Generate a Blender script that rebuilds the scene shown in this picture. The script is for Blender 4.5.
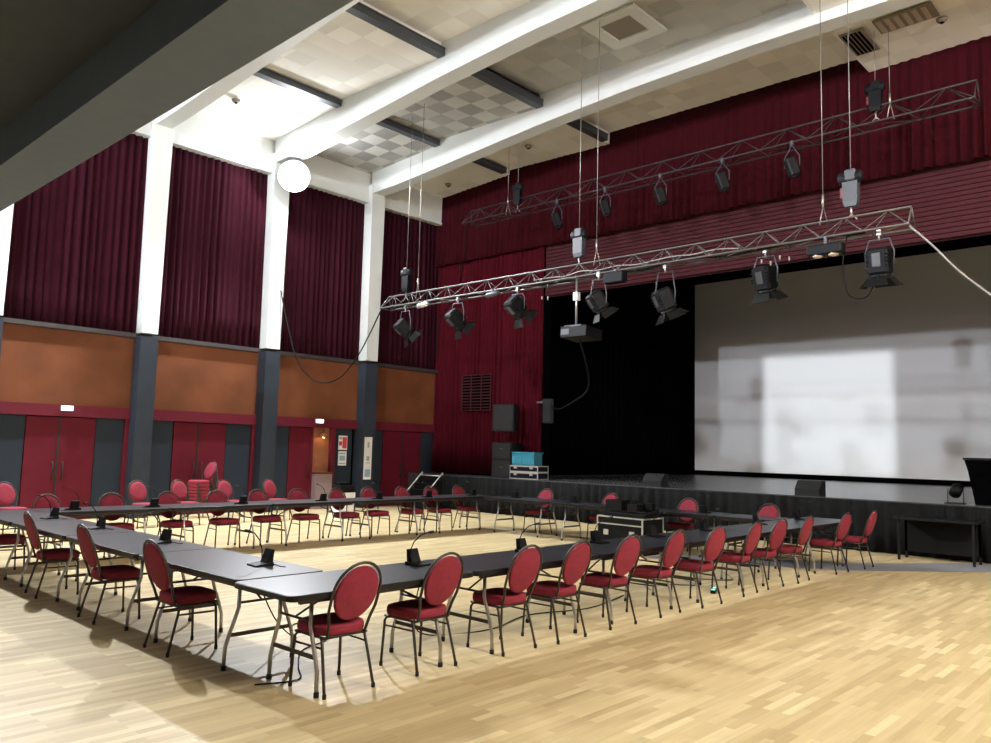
import bpy, math, random
from math import sin, cos, pi, radians, atan2, hypot
from mathutils import Vector, Matrix
random.seed(7)
for o in list(bpy.data.objects): bpy.data.objects.remove(o)
S = bpy.context.scene; COL = S.collection

# ---------------------------------------------------------------- camera
PX_F = 794.7155; YAW, PITCH, ROLL = -0.751254534, 0.0973265049, -0.0252576689
fw = Vector((cos(PITCH)*sin(YAW), cos(PITCH)*cos(YAW), sin(PITCH)))
r0 = Vector((cos(YAW), -sin(YAW), 0)); d0 = fw.cross(r0)
rt = r0*cos(ROLL) + d0*sin(ROLL); dn = d0*cos(ROLL) - r0*sin(ROLL)
cd = bpy.data.cameras.new('camera'); cam = bpy.data.objects.new('camera', cd); COL.objects.link(cam)
m = Matrix.Identity(4)
for i in range(3):
    m[i][0] = rt[i]; m[i][1] = -dn[i]; m[i][2] = -fw[i]
m[2][3] = 1.75
cam.matrix_world = m
cd.sensor_width = 36; cd.lens = PX_F/991*36; cd.clip_start = 0.05; cd.clip_end = 200
S.camera = cam

# ---------------------------------------------------------------- world, exposure, lights
w = bpy.data.worlds.new('world'); S.world = w; w.use_nodes = True
w.node_tree.nodes['Background'].inputs[0].default_value = (0.6, 0.65, 0.75, 1)
w.node_tree.nodes['Background'].inputs[1].default_value = 0.02
S.view_settings.view_transform = 'Standard'; S.view_settings.look = 'None'
S.view_settings.exposure = 1.35; S.view_settings.gamma = 1.0; S.view_settings.use_curve_mapping = False

def lamp(name, kind, loc, energy, color=(1, 1, 1), radius=0.12, aim=None, size=1.0, size_y=None, cone=None, blend=0.2):
    l = bpy.data.lights.new(name, kind); l.energy = energy; l.color = color
    if kind == 'AREA':
        l.shape = 'RECTANGLE'; l.size = size; l.size_y = size_y or size
    else: l.shadow_soft_size = radius
    if kind == 'SPOT': l.spot_size = cone; l.spot_blend = blend
    o = bpy.data.objects.new(name, l); COL.objects.link(o); o.location = loc
    if aim is not None:
        o.rotation_euler = (Vector(aim)-Vector(loc)).to_track_quat('-Z', 'Y').to_euler()
    return o
WHITE = (0.93, 0.96, 1.0); WARM = (1.0, 0.93, 0.80)
# wall mounted floods on the left pillars (the second visible one is the bright lamp of the photograph)
lamp('flood_light', 'SPOT', (-17.30, 10.95, 8.70), 1500, WHITE, 0.14, aim=(-10.5, 8.0, 0), cone=radians(124), blend=0.35)
lamp('flood_spill_light', 'POINT', (-17.30, 10.95, 8.72), 150, WHITE, 0.12)
lamp('flood_light', 'SPOT', (-17.30, 4.55, 8.70), 2000, WHITE, 0.14, aim=(-10.5, 5.0, 0), cone=radians(118), blend=0.35)
lamp('flood_spill_light', 'POINT', (-17.30, 4.55, 8.70), 25, WHITE, 0.12)
# matching floods on the right wall
lamp('flood_light', 'POINT', (4.30, 11.0, 8.62), 760, WARM, 0.16)
lamp('flood_light', 'POINT', (4.30, 4.55, 8.62), 760, WARM, 0.16)
# floods at the rear of the hall, above the balcony
lamp('rear_flood_light', 'POINT', (-13.6, -10.4, 6.8), 3900, (0.84, 0.92, 1.0), 0.22)
lamp('rear_flood_light', 'POINT', (-4.0, -10.4, 8.1), 3900, (0.84, 0.92, 1.0), 0.22)
# unseen area light under the balcony, behind the camera
lamp('balcony_light', 'AREA', (-7, -5, 4.2), 90, WHITE, aim=(-7, -5, 0), size=8, size_y=1)
# beam of the video projector that hangs from the front truss
PROJ = Vector((-9.2, 12.25, 4.02)); AIMP = Vector((-10.4, 28.0, 3.24))
pl = lamp('projector_light', 'POINT', PROJ, 2200, (0.93, 0.98, 1.0), 0.004)

# ---------------------------------------------------------------- materials
def mat(name, col, rough=0.6, metal=0.0, noise=0.0, nscale=8, sheen=0, emit=None, estr=0, spec=None, bump=0, bscale=40, trans=0):
    M = bpy.data.materials.new(name); M.use_nodes = True; nt = M.node_tree; b = nt.nodes['Principled BSDF']
    b.inputs['Base Color'].default_value = (*col, 1); b.inputs['Roughness'].default_value = rough; b.inputs['Metallic'].default_value = metal
    if spec is not None: b.inputs['Specular IOR Level'].default_value = spec
    if sheen:
        b.inputs['Sheen Weight'].default_value = sheen; b.inputs['Sheen Roughness'].default_value = 0.5
        b.inputs['Sheen Tint'].default_value = (*[min(1, c*2.2+0.05) for c in col], 1)
    if emit: b.inputs['Emission Color'].default_value = (*emit, 1); b.inputs['Emission Strength'].default_value = estr
    tc = nt.nodes.new('ShaderNodeTexCoord')
    if noise:
        n = nt.nodes.new('ShaderNodeTexNoise'); n.inputs['Scale'].default_value = nscale; n.inputs['Detail'].default_value = 5
        nt.links.new(tc.outputs['Object'], n.inputs['Vector'])
        mp = nt.nodes.new('ShaderNodeMapRange'); mp.inputs[1].default_value = 0.3; mp.inputs[2].default_value = 0.7
        mp.inputs[3].default_value = 1-noise; mp.inputs[4].default_value = 1+noise
        nt.links.new(n.outputs['Fac'], mp.inputs[0])
        mx = nt.nodes.new('ShaderNodeVectorMath'); mx.operation = 'SCALE'; mx.inputs[0].default_value = col
        nt.links.new(mp.outputs[0], mx.inputs['Scale']); nt.links.new(mx.outputs[0], b.inputs['Base Color'])
    if bump:
        n2 = nt.nodes.new('ShaderNodeTexNoise'); n2.inputs['Scale'].default_value = bscale
        nt.links.new(tc.outputs['Object'], n2.inputs['Vector'])
        bp = nt.nodes.new('ShaderNodeBump'); bp.inputs['Strength'].default_value = bump; bp.inputs['Distance'].default_value = 0.01
        nt.links.new(n2.outputs['Fac'], bp.inputs['Height']); nt.links.new(bp.outputs[0], b.inputs['Normal'])
    return M

def floor_mat():
    M = bpy.data.materials.new('strip_parquet'); M.use_nodes = True; nt = M.node_tree; N = nt.nodes; b = N['Principled BSDF']
    tc = N.new('ShaderNodeTexCoord'); mp = N.new('ShaderNodeMapping'); mp.inputs['Rotation'].default_value = (0, 0, radians(90))
    nt.links.new(tc.outputs['Object'], mp.inputs[0])
    br = N.new('ShaderNodeTexBrick'); br.offset = 0.37; br.offset_frequency = 2
    br.inputs['Color1'].default_value = (0.0, 0.0, 0.0, 1); br.inputs['Color2'].default_value = (1, 1, 1, 1); br.inputs['Mortar'].default_value = (0.3, 0.3, 0.3, 1)
    br.inputs['Scale'].default_value = 1; br.inputs['Mortar Size'].default_value = 0.0009; br.inputs['Brick Width'].default_value = 0.55; br.inputs['Row Height'].default_value = 0.068
    nt.links.new(mp.outputs[0], br.inputs['Vector'])
    rp = N.new('ShaderNodeValToRGB'); cr = rp.color_ramp
    cr.elements[0].position = 0; cr.elements[0].color = (0.45, 0.345, 0.180, 1)
    cr.elements[1].position = 1; cr.elements[1].color = (0.66, 0.56, 0.33, 1)
    e = cr.elements.new(0.45); e.color = (0.53, 0.425, 0.230, 1)
    e = cr.elements.new(0.8); e.color = (0.57, 0.465, 0.260, 1)
    nt.links.new(br.outputs['Color'], rp.inputs[0])
    # wood grain and slow tone changes
    m2 = N.new('ShaderNodeMapping'); m2.inputs['Scale'].default_value = (30, 1.5, 1)
    nt.links.new(tc.outputs['Object'], m2.inputs[0])
    n = N.new('ShaderNodeTexNoise'); n.inputs['Scale'].default_value = 1; n.inputs['Detail'].default_value = 4
    nt.links.new(m2.outputs[0], n.inputs['Vector'])
    mr = N.new('ShaderNodeMapRange'); mr.inputs[1].default_value = .25; mr.inputs[2].default_value = .75; mr.inputs[3].default_value = 0.9; mr.inputs[4].default_value = 1.08
    nt.links.new(n.outputs['Fac'], mr.inputs[0])
    mx = N.new('ShaderNodeVectorMath'); mx.operation = 'SCALE'
    nt.links.new(rp.outputs[0], mx.inputs[0]); nt.links.new(mr.outputs[0], mx.inputs['Scale'])
    nt.links.new(mx.outputs[0], b.inputs['Base Color']); b.inputs['Roughness'].default_value = 0.45
    b.inputs['Specular IOR Level'].default_value = 0.35
    return M

def ceiling_mat(name, contrast, base):
    # alternately laid acoustic tiles; their tone difference under grazing light is painted in
    M = bpy.data.materials.new(name); M.use_nodes = True; nt = M.node_tree; N = nt.nodes; b = N['Principled BSDF']
    tc = N.new('ShaderNodeTexCoord'); ck = N.new('ShaderNodeTexChecker'); ck.inputs['Scale'].default_value = 1/0.52
    mpp = N.new('ShaderNodeMapping'); mpp.inputs['Location'].default_value = (0.07, 0.11, 0.137)
    nt.links.new(tc.outputs['Object'], mpp.inputs[0]); nt.links.new(mpp.outputs[0], ck.inputs['Vector'])
    hi = [min(1, c*(1+contrast)) for c in base]; lo = [c*(1-contrast) for c in base]
    n = N.new('ShaderNodeTexNoise'); n.inputs['Scale'].default_value = 0.7; nt.links.new(tc.outputs['Object'], n.inputs['Vector'])
    br = N.new('ShaderNodeTexBrick'); br.offset = 0; br.inputs['Scale'].default_value = 1; br.inputs['Brick Width'].default_value = 0.52; br.inputs['Row Height'].default_value = 0.52
    br.inputs['Mortar Size'].default_value = 0.0; br.inputs['Color1'].default_value = (.86, .86, .86, 1); br.inputs['Color2'].default_value = (1.1, 1.1, 1.1, 1)
    nt.links.new(mpp.outputs[0], br.inputs['Vector'])
    mixc = N.new('ShaderNodeMix'); mixc.data_type = 'RGBA'; mixc.inputs[6].default_value = (*lo, 1); mixc.inputs[7].default_value = (*hi, 1)
    mr = N.new('ShaderNodeMapRange'); mr.inputs[1].default_value = .35; mr.inputs[2].default_value = .65; mr.inputs[3].default_value = 0.35; mr.inputs[4].default_value = 1
    nt.links.new(n.outputs['Fac'], mr.inputs[0])
    s1 = N.new('ShaderNodeMath'); s1.operation = 'SUBTRACT'; s1.inputs[1].default_value = 0.5; nt.links.new(ck.outputs['Fac'], s1.inputs[0])
    s2 = N.new('ShaderNodeMath'); s2.operation = 'MULTIPLY_ADD'; s2.inputs[2].default_value = 0.5
    nt.links.new(s1.outputs[0], s2.inputs[0]); nt.links.new(mr.outputs[0], s2.inputs[1]); nt.links.new(s2.outputs[0], mixc.inputs[0])
    mu = N.new('ShaderNodeMix'); mu.data_type = 'RGBA'; mu.blend_type = 'MULTIPLY'; mu.inputs[0].default_value = 0.8
    nt.links.new(mixc.outputs[2], mu.inputs[6]); nt.links.new(br.outputs['Color'], mu.inputs[7])
    nt.links.new(mu.outputs[2], b.inputs['Base Color']); b.inputs['Roughness'].default_value = 0.9
    return M

M = dict(
    floor=floor_mat(),
    ceil=ceiling_mat('ceiling_tiles', 0.05, (0.80, 0.80, 0.77)),
    ceilc=ceiling_mat('ceiling_tiles_checkered', 0.28, (0.72, 0.715, 0.68)),
    white=mat('white_paint', (0.60, 0.63, 0.62), 0.6, noise=0.03, nscale=2),
    bluegrey=mat('blue_grey_paint', (0.027, 0.034, 0.047), 0.55, spec=0.2, noise=0.08, nscale=3),
    panelgrey=mat('slate_door_panel', (0.022, 0.030, 0.044), 0.6, spec=0.15, noise=0.08, nscale=2),
    doorred=mat('crimson_door_paint', (0.105, 0.007, 0.018), 0.6, spec=0.15, noise=0.08, nscale=2),
    lintel=mat('crimson_lintel_paint', (0.11, 0.009, 0.021), 0.6, spec=0.2, noise=0.06),
    wood=mat('orange_brown_board', (0.14, 0.047, 0.019), 0.65, spec=0.2, noise=0.2, nscale=1.3),
    ledge=mat('dark_ledge', (0.035, 0.031, 0.033), 0.5, noise=0.15, nscale=5),
    velvet=mat('wine_velvet', (0.028, 0.0036, 0.009), 0.95, spec=0.1, noise=0.1, nscale=2),
    velvetv=mat('dark_wine_velvet', (0.030, 0.0018, 0.0042), 0.95, spec=0.1, noise=0.1, nscale=2),
    velvetd=mat('crimson_velvet', (0.052, 0.0022, 0.0065), 0.95, spec=0.1, noise=0.1, nscale=2),
    slat=mat('maroon_slat', (0.048, 0.009, 0.013), 0.8, spec=0.2, noise=0.1),
    black=mat('black_drape', (0.0018, 0.0018, 0.0022), 1.0, spec=0.0, noise=0.2),
    skirt=mat('black_skirt_cloth', (0.006, 0.0063, 0.0068), 0.9, spec=0.15, noise=0.2, nscale=3),
    stage=mat('dark_stage_floor', (0.06, 0.061, 0.062), 0.27, noise=0.12, nscale=3),
    screen=mat('projection_screen_cloth', (0.78, 0.79, 0.80), 0.9),
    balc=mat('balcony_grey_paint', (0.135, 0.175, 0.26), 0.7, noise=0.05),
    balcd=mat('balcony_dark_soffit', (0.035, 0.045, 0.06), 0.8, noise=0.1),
    rail=mat('dark_steel_rail', (0.055, 0.062, 0.075), 0.5, metal=0.2),
    tabletop=mat('charcoal_laminate', (0.016, 0.018, 0.024), 0.32, spec=0.8, noise=0.12, nscale=30),
    tableedge=mat('black_table_edge', (0.007, 0.007, 0.008), 0.4, spec=0.3),
    steel=mat('brushed_grey_steel', (0.42, 0.42, 0.41), 0.35, metal=0.85),
    frame=mat('bronze_chair_tube', (0.06, 0.05, 0.043), 0.38, metal=0.5),
    cloth=mat('red_chair_fabric', (0.22, 0.013, 0.033), 0.85, sheen=0.15, noise=0.15, nscale=25, bump=0.2, bscale=150),
    plastic=mat('black_plastic', (0.004, 0.0042, 0.0046), 0.5, spec=0.2),
    rubber=mat('black_rubber', (0.01, 0.01, 0.01), 0.7),
    alu=mat('truss_aluminium', (0.09, 0.087, 0.083), 0.45, metal=0.6),
    lampbody=mat('grey_black_lamp_housing', (0.004, 0.0045, 0.006), 0.55, spec=0.15, noise=0.1),
    lampside=mat('grey_lamp_cover', (0.03, 0.033, 0.036), 0.4),
    blackmetal=mat('dark_truss_metal', (0.03, 0.028, 0.03), 0.5, metal=0.4),
    chainbag=mat('pale_grey_hoist_cover', (0.04, 0.045, 0.055), 0.45),
    lens=mat('warm_lens', (0.7, 0.62, 0.45), 0.2),
    redtag=mat('red_tag', (0.16, 0.015, 0.015), 0.5),
    wire=mat('steel_wire', (0.2, 0.19, 0.18), 0.4, metal=0.5),
    cable=mat('black_cable', (0.006, 0.006, 0.006), 0.6, spec=0.1),
    cablew=mat('pale_cable', (0.22, 0.21, 0.20), 0.5),
    exitl=mat('exit_light', (0.9, 0.9, 0.9), 0.5, emit=(0.95, 1.0, 0.92), estr=2.2),
    flood=mat('flood_lens', (1, 1, 1), 0.5, emit=(0.92, 0.95, 1.0), estr=6),
    paper=mat('white_paper', (0.75, 0.77, 0.78), 0.7),
    inkr=mat('red_ink', (0.55, 0.05, 0.06), 0.7), inkb=mat('blue_ink', (0.25, 0.4, 0.55), 0.7), inkg=mat('grey_ink', (0.35, 0.36, 0.37), 0.7),
    teal=mat('teal_case', (0.02, 0.17, 0.24), 0.5), casealu=mat('case_aluminium', (0.6, 0.6, 0.58), 0.35, metal=0.7),
    caseblack=mat('case_black_board', (0.004, 0.004, 0.004), 0.7, spec=0.15), grille=mat('speaker_grille', (0.006, 0.0065, 0.007), 0.7, spec=0.3, bump=0.4, bscale=300),
    kiosk=mat('pale_mauve_counter', (0.28, 0.21, 0.23), 0.6), kioskwall=mat('foyer_orange_wall', (0.30, 0.11, 0.05), 0.7, noise=0.1),
    bulb=mat('pendant_bulb', (1, .8, .5), 0.5, emit=(1.0, 0.62, 0.28), estr=14),
    led=mat('cyan_indicator', (.2, .8, .8), 0.5, emit=(0.3, 1, 0.95), estr=0.5),
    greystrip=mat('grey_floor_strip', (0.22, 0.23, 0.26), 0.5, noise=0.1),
    dark=mat('dark_void', (0.002, 0.002, 0.002), 1.0, spec=0.0), ventm=mat('vent_metal', (0.22, 0.19, 0.15), 0.5), ventl=mat('vent_light_blade', (0.45, 0.38, 0.3), 0.5),
    wallp=mat('plain_side_wall', (0.30, 0.2, 0.17), 0.8, noise=0.05),
)

# ---------------------------------------------------------------- mesh helpers
class MB:
    def __init__(s): s.v = []; s.f = []; s.sm = []; s.mi = []; s.cur = 0
    def add(s, vs, fs, smooth=False):
        n = len(s.v); s.v += [tuple(p) for p in vs]
        for f in fs: s.f.append(tuple(i+n for i in f)); s.sm.append(smooth); s.mi.append(s.cur)
        return s
    def box(s, x0, x1, y0, y1, z0, z1, M4=None, bev=0):
        if bev:
            # chamfered box: octagonal outline in xy, slightly inset caps
            pts = [(x0+bev, y0), (x1-bev, y0), (x1, y0+bev), (x1, y1-bev), (x1-bev, y1), (x0+bev, y1), (x0, y1-bev), (x0, y0+bev)]
            cx, cy = (x0+x1)/2, (y0+y1)/2
            kx = 1-2*bev/(x1-x0)*0.9; ky = 1-2*bev/(y1-y0)*0.9
            ins = [(cx+(x-cx)*kx, cy+(y-cy)*ky) for x, y in pts]
            vs = [(x, y, z0) for x, y in ins]+[(x, y, z0+bev) for x, y in pts]+[(x, y, z1-bev) for x, y in pts]+[(x, y, z1) for x, y in ins]
            fs = [tuple(range(7, -1, -1)), tuple(range(24, 32))]
            for k in range(3):
                for i in range(8): j = (i+1) % 8; fs.append((k*8+i, k*8+j, k*8+8+j, k*8+8+i))
        else:
            vs = [(x, y, z) for z in (z0, z1) for x, y in ((x0, y0), (x1, y0), (x1, y1), (x0, y1))]
            fs = [(3, 2, 1, 0), (4, 5, 6, 7), (0, 1, 5, 4), (1, 2, 6, 5), (2, 3, 7, 6), (3, 0, 4, 7)]
        if M4 is not None: vs = [M4 @ Vector(v) for v in vs]
        return s.add(vs, fs)
    def tube(s, pts, r, seg=6, closed=False, caps=True, M4=None):
        P = [Vector(p) for p in pts]
        if M4 is not None: P = [M4 @ p for p in P]
        n = len(P); vs = []; up = None
        for i, p in enumerate(P):
            a = P[(i-1) % n] if (closed or i > 0) else p; b = P[(i+1) % n] if (closed or i < n-1) else p
            t = (b-a).normalized()
            if up is None:
                up = Vector((0, 0, 1)) if abs(t.z) < 0.9 else Vector((1, 0, 0))
            u = (up-t*up.dot(t)).normalized(); up = u; v = t.cross(u)
            rr = r[i] if isinstance(r, (list, tuple)) else r
            for k in range(seg):
                a_ = 2*pi*k/seg; vs.append(p+(u*cos(a_)+v*sin(a_))*rr)
        fs = []
        for i in range(n if closed else n-1):
            j = (i+1) % n
            for k in range(seg): l = (k+1) % seg; fs.append((i*seg+k, i*seg+l, j*seg+l, j*seg+k))
        if caps and not closed: fs += [tuple(range(seg-1, -1, -1)), tuple(range((n-1)*seg, n*seg))]
        return s.add(vs, fs, seg > 4)
    def prism(s, prof, a, b, axis='x', smooth=False):
        # extrude a 2D outline between a and b along an axis
        def P(u, v, w): return {'x': (w, u, v), 'y': (u, w, v), 'z': (u, v, w)}[axis]
        n = len(prof); vs = [P(u, v, a) for u, v in prof]+[P(u, v, b) for u, v in prof]
        fs = [tuple(range(n-1, -1, -1)), tuple(range(n, 2*n))]+[(i, (i+1) % n, n+(i+1) % n, n+i) for i in range(n)]
        return s.add(vs, fs, smooth)
    def rings(s, rings, smooth=True, cap=True):
        n = len(rings[0]); vs = [p for r in rings for p in r]; fs = []
        for i in range(len(rings)-1):
            for k in range(n): l = (k+1) % n; fs.append((i*n+k, i*n+l, (i+1)*n+l, (i+1)*n+k))
        if cap: fs += [tuple(range(n-1, -1, -1)), tuple(range((len(rings)-1)*n, len(rings)*n))]
        return s.add(vs, fs, smooth)
    def lathe(s, prof, cx=0, cy=0, seg=12, M4=None):
        R = []
        for r, z in prof:
            ring = [Vector((cx+r*cos(2*pi*k/seg), cy+r*sin(2*pi*k/seg), z)) for k in range(seg)]
            if M4 is not None: ring = [M4 @ p for p in ring]
            R.append(ring)
        return s.rings(R)
    def build(s, name, m, parent=None, loc=None):
        me = bpy.data.meshes.new(name); me.from_pydata(s.v, [], s.f)
        for mm in (m if isinstance(m, (list, tuple)) else [m]): me.materials.append(M[mm] if isinstance(mm, str) else mm)
        me.polygons.foreach_set('use_smooth', s.sm); me.polygons.foreach_set('material_index', s.mi); me.update()
        import bmesh
        bm = bmesh.new(); bm.from_mesh(me); bmesh.ops.recalc_face_normals(bm, faces=bm.faces); bm.to_mesh(me); bm.free()
        o = bpy.data.objects.new(name, me); COL.objects.link(o)
        if parent: o.parent = parent
        if loc is not None: o.location = loc
        return o
def tag(o, label, cat, group=None):
    o['label'] = label; o['category'] = cat
    if group: o['group'] = group
    return o
def thing(name, label, cat, loc=(0, 0, 0), rz=0, group=None):
    o = bpy.data.objects.new(name, None); COL.objects.link(o); o.location = loc; o.rotation_euler = (0, 0, rz); o.empty_display_size = 0.1
    return tag(o, label, cat, group)
def struct(o): o['kind'] = 'structure'; return o
def dup(root, loc=None, rz=None, label=None, group=None):
    def rec(o, par):
        c = o.copy(); COL.objects.link(c)
        if par: c.parent = par
        for ch in KIDS.get(o.name, []): rec(ch, c)
        return c
    r = rec(root, None)
    if loc is not None: r.location = loc
    if rz is not None: r.rotation_euler = (0, 0, rz)
    if label: r['label'] = label
    if group: r['group'] = group
    return r
KIDS = {}
def index_kids():
    KIDS.clear()
    for o in bpy.data.objects:
        if o.parent: KIDS.setdefault(o.parent.name, []).append(o)
def aimM(origin, d, roll=0):
    q = Vector(d).normalized().to_track_quat('Z', 'Y')
    return Matrix.Translation(Vector(origin)) @ q.to_matrix().to_4x4() @ Matrix.Rotation(roll, 4, 'Z')

# ================================================================ room
XW = -18.6; XR = 5.4; YB = -12.0; YP = 17.2; ZST = 0.97
struct(MB().box(XW-.4, XR+.3, YB-.3, YP+.3, -0.2, 0).build('floor', 'floor'))
# thin grey strip on the floor in front of the stage
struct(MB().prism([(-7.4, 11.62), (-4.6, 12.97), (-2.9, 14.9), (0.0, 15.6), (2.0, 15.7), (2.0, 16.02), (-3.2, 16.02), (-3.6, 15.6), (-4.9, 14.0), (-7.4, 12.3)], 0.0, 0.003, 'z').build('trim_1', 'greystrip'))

# ---- left wall
struct(MB().box(XW-.4, XW-.05, YB, YP+.3, 0, 10.4).build('wall_left', 'dark'))
PIL = [(4.43, 4.83), (7.63, 8.01), (10.83, 11.23), (14.06, 14.47)]
allp = [(-8.37, -7.97), (-5.17, -4.77), (-1.97, -1.57), (1.23, 1.63)]+PIL
for k, (a, b) in enumerate(allp):
    lo = MB().box(XW-.05, XW+.4, a-.01, b+.01, 0, 4.12).build('pillar_base', 'bluegrey')
    up = MB().prism([(a, 4.2), (b, 4.2), (b+.05, 9.4), (a-.02, 9.4)], XW-.05, XW+.38, 'x').build('pillar', 'white')
    struct(lo); struct(up)
struct(MB().box(XW-.05, XW+.12, YB, YP, 4.1, 4.2).build('trim_2', 'ledge'))
struct(MB().box(XW-.05, XW+.20, YB, YP, 8.93, 9.95).box(XW-.05, XW+.26, YB, YP, 8.86, 8.93).build('trim_3', 'white'))
bays = [(YB, -8.37), (-7.97, -5.17), (-4.77, -1.97), (-1.57, 1.23), (1.63, 4.43), (4.83, 7.63), (8.01, 10.83), (11.23, 14.06), (14.47, YP)]
for k, (a, b) in enumerate(bays):
    struct(MB().box(XW-.05, XW+.03, a, b, 2.47, 4.1).build('wall_panel', 'wood'))
    struct(MB().box(XW-.05, XW+.10, a, b, 2.22, 2.47).build('trim_4', 'lintel'))
    for (x0, x1) in ((a, a+.10), (b-.10, b)):
        if k != 7: struct(MB().box(XW-.05, XW+.08, x0, x1, 0, 2.22).build('trim_5', 'lintel' if x1 == b else 'bluegrey'))
def panel(y0, y1, m, z1=2.22, x=0.0):
    return struct(MB().box(XW-.05, XW+x, y0+.006, y1-.006, 0.0, z1).build('wall_panel', m))
ndoor = [0]
def double_door(y0, ym, y1, x=0.015):
    ndoor[0] += 1
    d = thing('door_%d' % ndoor[0], 'x', 'x'); del d['category']; del d['label']; d['kind'] = 'structure'
    for a, b, hs in ((y0, ym, 1), (ym, y1, -1)):
        leaf = MB().box(XW-.05, XW+x, a+.01, b-.03 if hs == 1 else b-.01, 0.01, 2.2).build('door_leaf', 'doorred', d)
        yh = (b-.10) if hs == 1 else (a+.10)
        MB().tube([(XW+x, yh, .86), (XW+x+.05, yh, .88), (XW+x+.05, yh, 1.22), (XW+x, yh, 1.24)], .014, 6).build('handle', 'rubber', leaf)
    MB().box(XW-.04, XW+x+.012, ym-.035, ym+.005, 0.01, 2.2).build('seal_strip', 'rubber', d)
    return d
# bay 1 (4.83-7.63), bay 2, bay 3, bay 4 as the photograph shows them
panel(4.93, 5.51, 'panelgrey'); double_door(5.51, 6.18, 6.92); panel(6.92, 7.53, 'panelgrey')
panel(8.11, 8.69, 'panelgrey'); double_door(8.69, 9.33, 10.05); panel(10.05, 10.73, 'panelgrey')
panel(11.23, 11.87, 'panelgrey'); panel(13.32, 13.96, 'panelgrey')
panel(14.57, 15.07, 'panelgrey'); double_door(15.07, 15.85, 16.58); panel(16.58, 17.1, 'panelgrey')
for (a, b) in bays[:5]:
    if b-a > 2: panel(a+.1, a+.68, 'panelgrey'); double_door(a+.68, (a+b)/2, b-.68); panel(b-.68, b-.1, 'panelgrey')
# single leaf and the open doorway to the foyer in bay 3
d = thing('door_9', 'x', 'x'); del d['category']; del d['label']; d['kind'] = 'structure'
lf = MB().box(XW-.05, XW+.015, 11.88, 12.56, .01, 2.2).build('door_leaf', 'doorred', d)
MB().tube([(XW+.015, 12.46, .86), (XW+.065, 12.46, .88), (XW+.065, 12.46, 1.22), (XW+.015, 12.46, 1.24)], .014, 6).build('handle', 'rubber', lf)
struct(MB().box(XW-.05, XW+.09, 13.18, 13.32, 0, 2.22).box(XW-.05, XW+.05, 12.56, 12.62, 0, 2.22).build('trim_6', 'lintel'))
# foyer niche behind the opening (the wall behind it is cut back)
struct(MB().box(XW-.045, XW-.02, 12.6, 13.2, 0.0, 2.22).build('wall_foyer', 'kioskwall'))
kc = thing('serving_counter', 'pale mauve counter with brown top in the open doorway on the left wall', 'counter', (XW+.12, 12.9, 0))
MB().box(-.13, .10, -.27, .27, 0, .95).build('counter_body', 'kiosk', kc)
MB().box(-.13, .13, -.28, .28, .95, 1.0).build('counter_top', 'wood', kc)
pl_ = thing('pendant_lamp', 'small glowing brown pendant lamp hanging in the open doorway on the left wall', 'lamp', (XW+.16, 12.87, 1.95))
MB().lathe([(.02, .12), (.05, .10), (.13, .02), (.14, 0), (.12, .015), (.045, .09), (.015, .11)]).build('lamp_shade', 'wood', pl_)
MB().lathe([(.0, -.01), (.035, 0), (.04, .03), (.02, .07)]).build('bulb', 'bulb', pl_)
MB().tube([(0, 0, .11), (0, 0, .27)], .006).build('cord', 'cable', pl_)

# ---- curtains
def curtain(name, p0, p1, z0, z1, pitch, amp, m, out, zbot=None, thick=.015, seed=0, rows=7, gather=1.0, flat=.35):
    rnd = random.Random(seed); p0 = Vector((*p0, 0)); p1 = Vector((*p1, 0)); L = (p1-p0).length; d = (p1-p0)/L; nrm = Vector((out[0], out[1], 0))
    n = max(8, int(L/pitch*8)); ph = 0; off = []
    for i in range(n+1):
        ph += 2*pi/8*(0.75+0.5*rnd.random()); off.append(ph)
    am = [0.65+0.35*sin(i*0.13+seed)+0.25*rnd.random() for i in range(n+1)]
    b = MB(); fr = []; bk = []
    for r in range(rows+1):
        t = r/rows; z = z0+(z1-z0)*t; g = 1-(1-gather)*t
        for i in range(n+1):
            s_ = i/n; a = amp*am[i]*(1.15-flat*t)*g
            zz = z
            if zbot: zz = z+(zbot(s_)*(1-t))
            q = p0+d*(L*s_+0.3*amp*sin(off[i]*.5+t*1.7)*(1-t))+nrm*(a*(1+sin(off[i]+.25*t))+.01)
            fr.append((q.x, q.y, zz)); q2 = q-nrm*thick; bk.append((q2.x, q2.y, zz))
    W = n+1; H = rows+1; fs = []
    for r in range(rows):
        for i in range(n):
            a0 = r*W+i; fs.append((a0, a0+1, a0+W+1, a0+W)); o = W*H; fs.append((o+a0+W, o+a0+W+1, o+a0+1, o+a0))
    o = W*H
    for i in range(n): fs.append((i, o+i, o+i+1, i+1)); k = rows*W+i; fs.append((k, k+1, o+k+1, o+k))
    for r in range(rows): a0 = r*W; fs.append((a0, a0+W, o+a0+W, o+a0)); a1 = r*W+n; fs.append((a1, o+a1, o+a1+W, a1+W))
    b.add(fr+bk, fs, True)
    return b.build(name, m)
words = {5: 'nearest, beside the balcony', 6: 'left of the bright floodlight', 7: 'right of the bright floodlight', 8: 'in the narrow bay at the stage corner'}
for k in (4, 5, 6, 7, 8):
    a, b = bays[k]
    c = curtain('window_curtain', (XW+.0, a+.03), (XW+.0, b-.03), 4.21, 8.9, .17, .045, 'velvet', (1, 0), seed=k)
    tag(c, 'wine-red curtain high on the left wall, '+words.get(k, 'part-hidden left of the first pillar'), 'curtain', 'velvet curtains between the white pillars')

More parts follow.
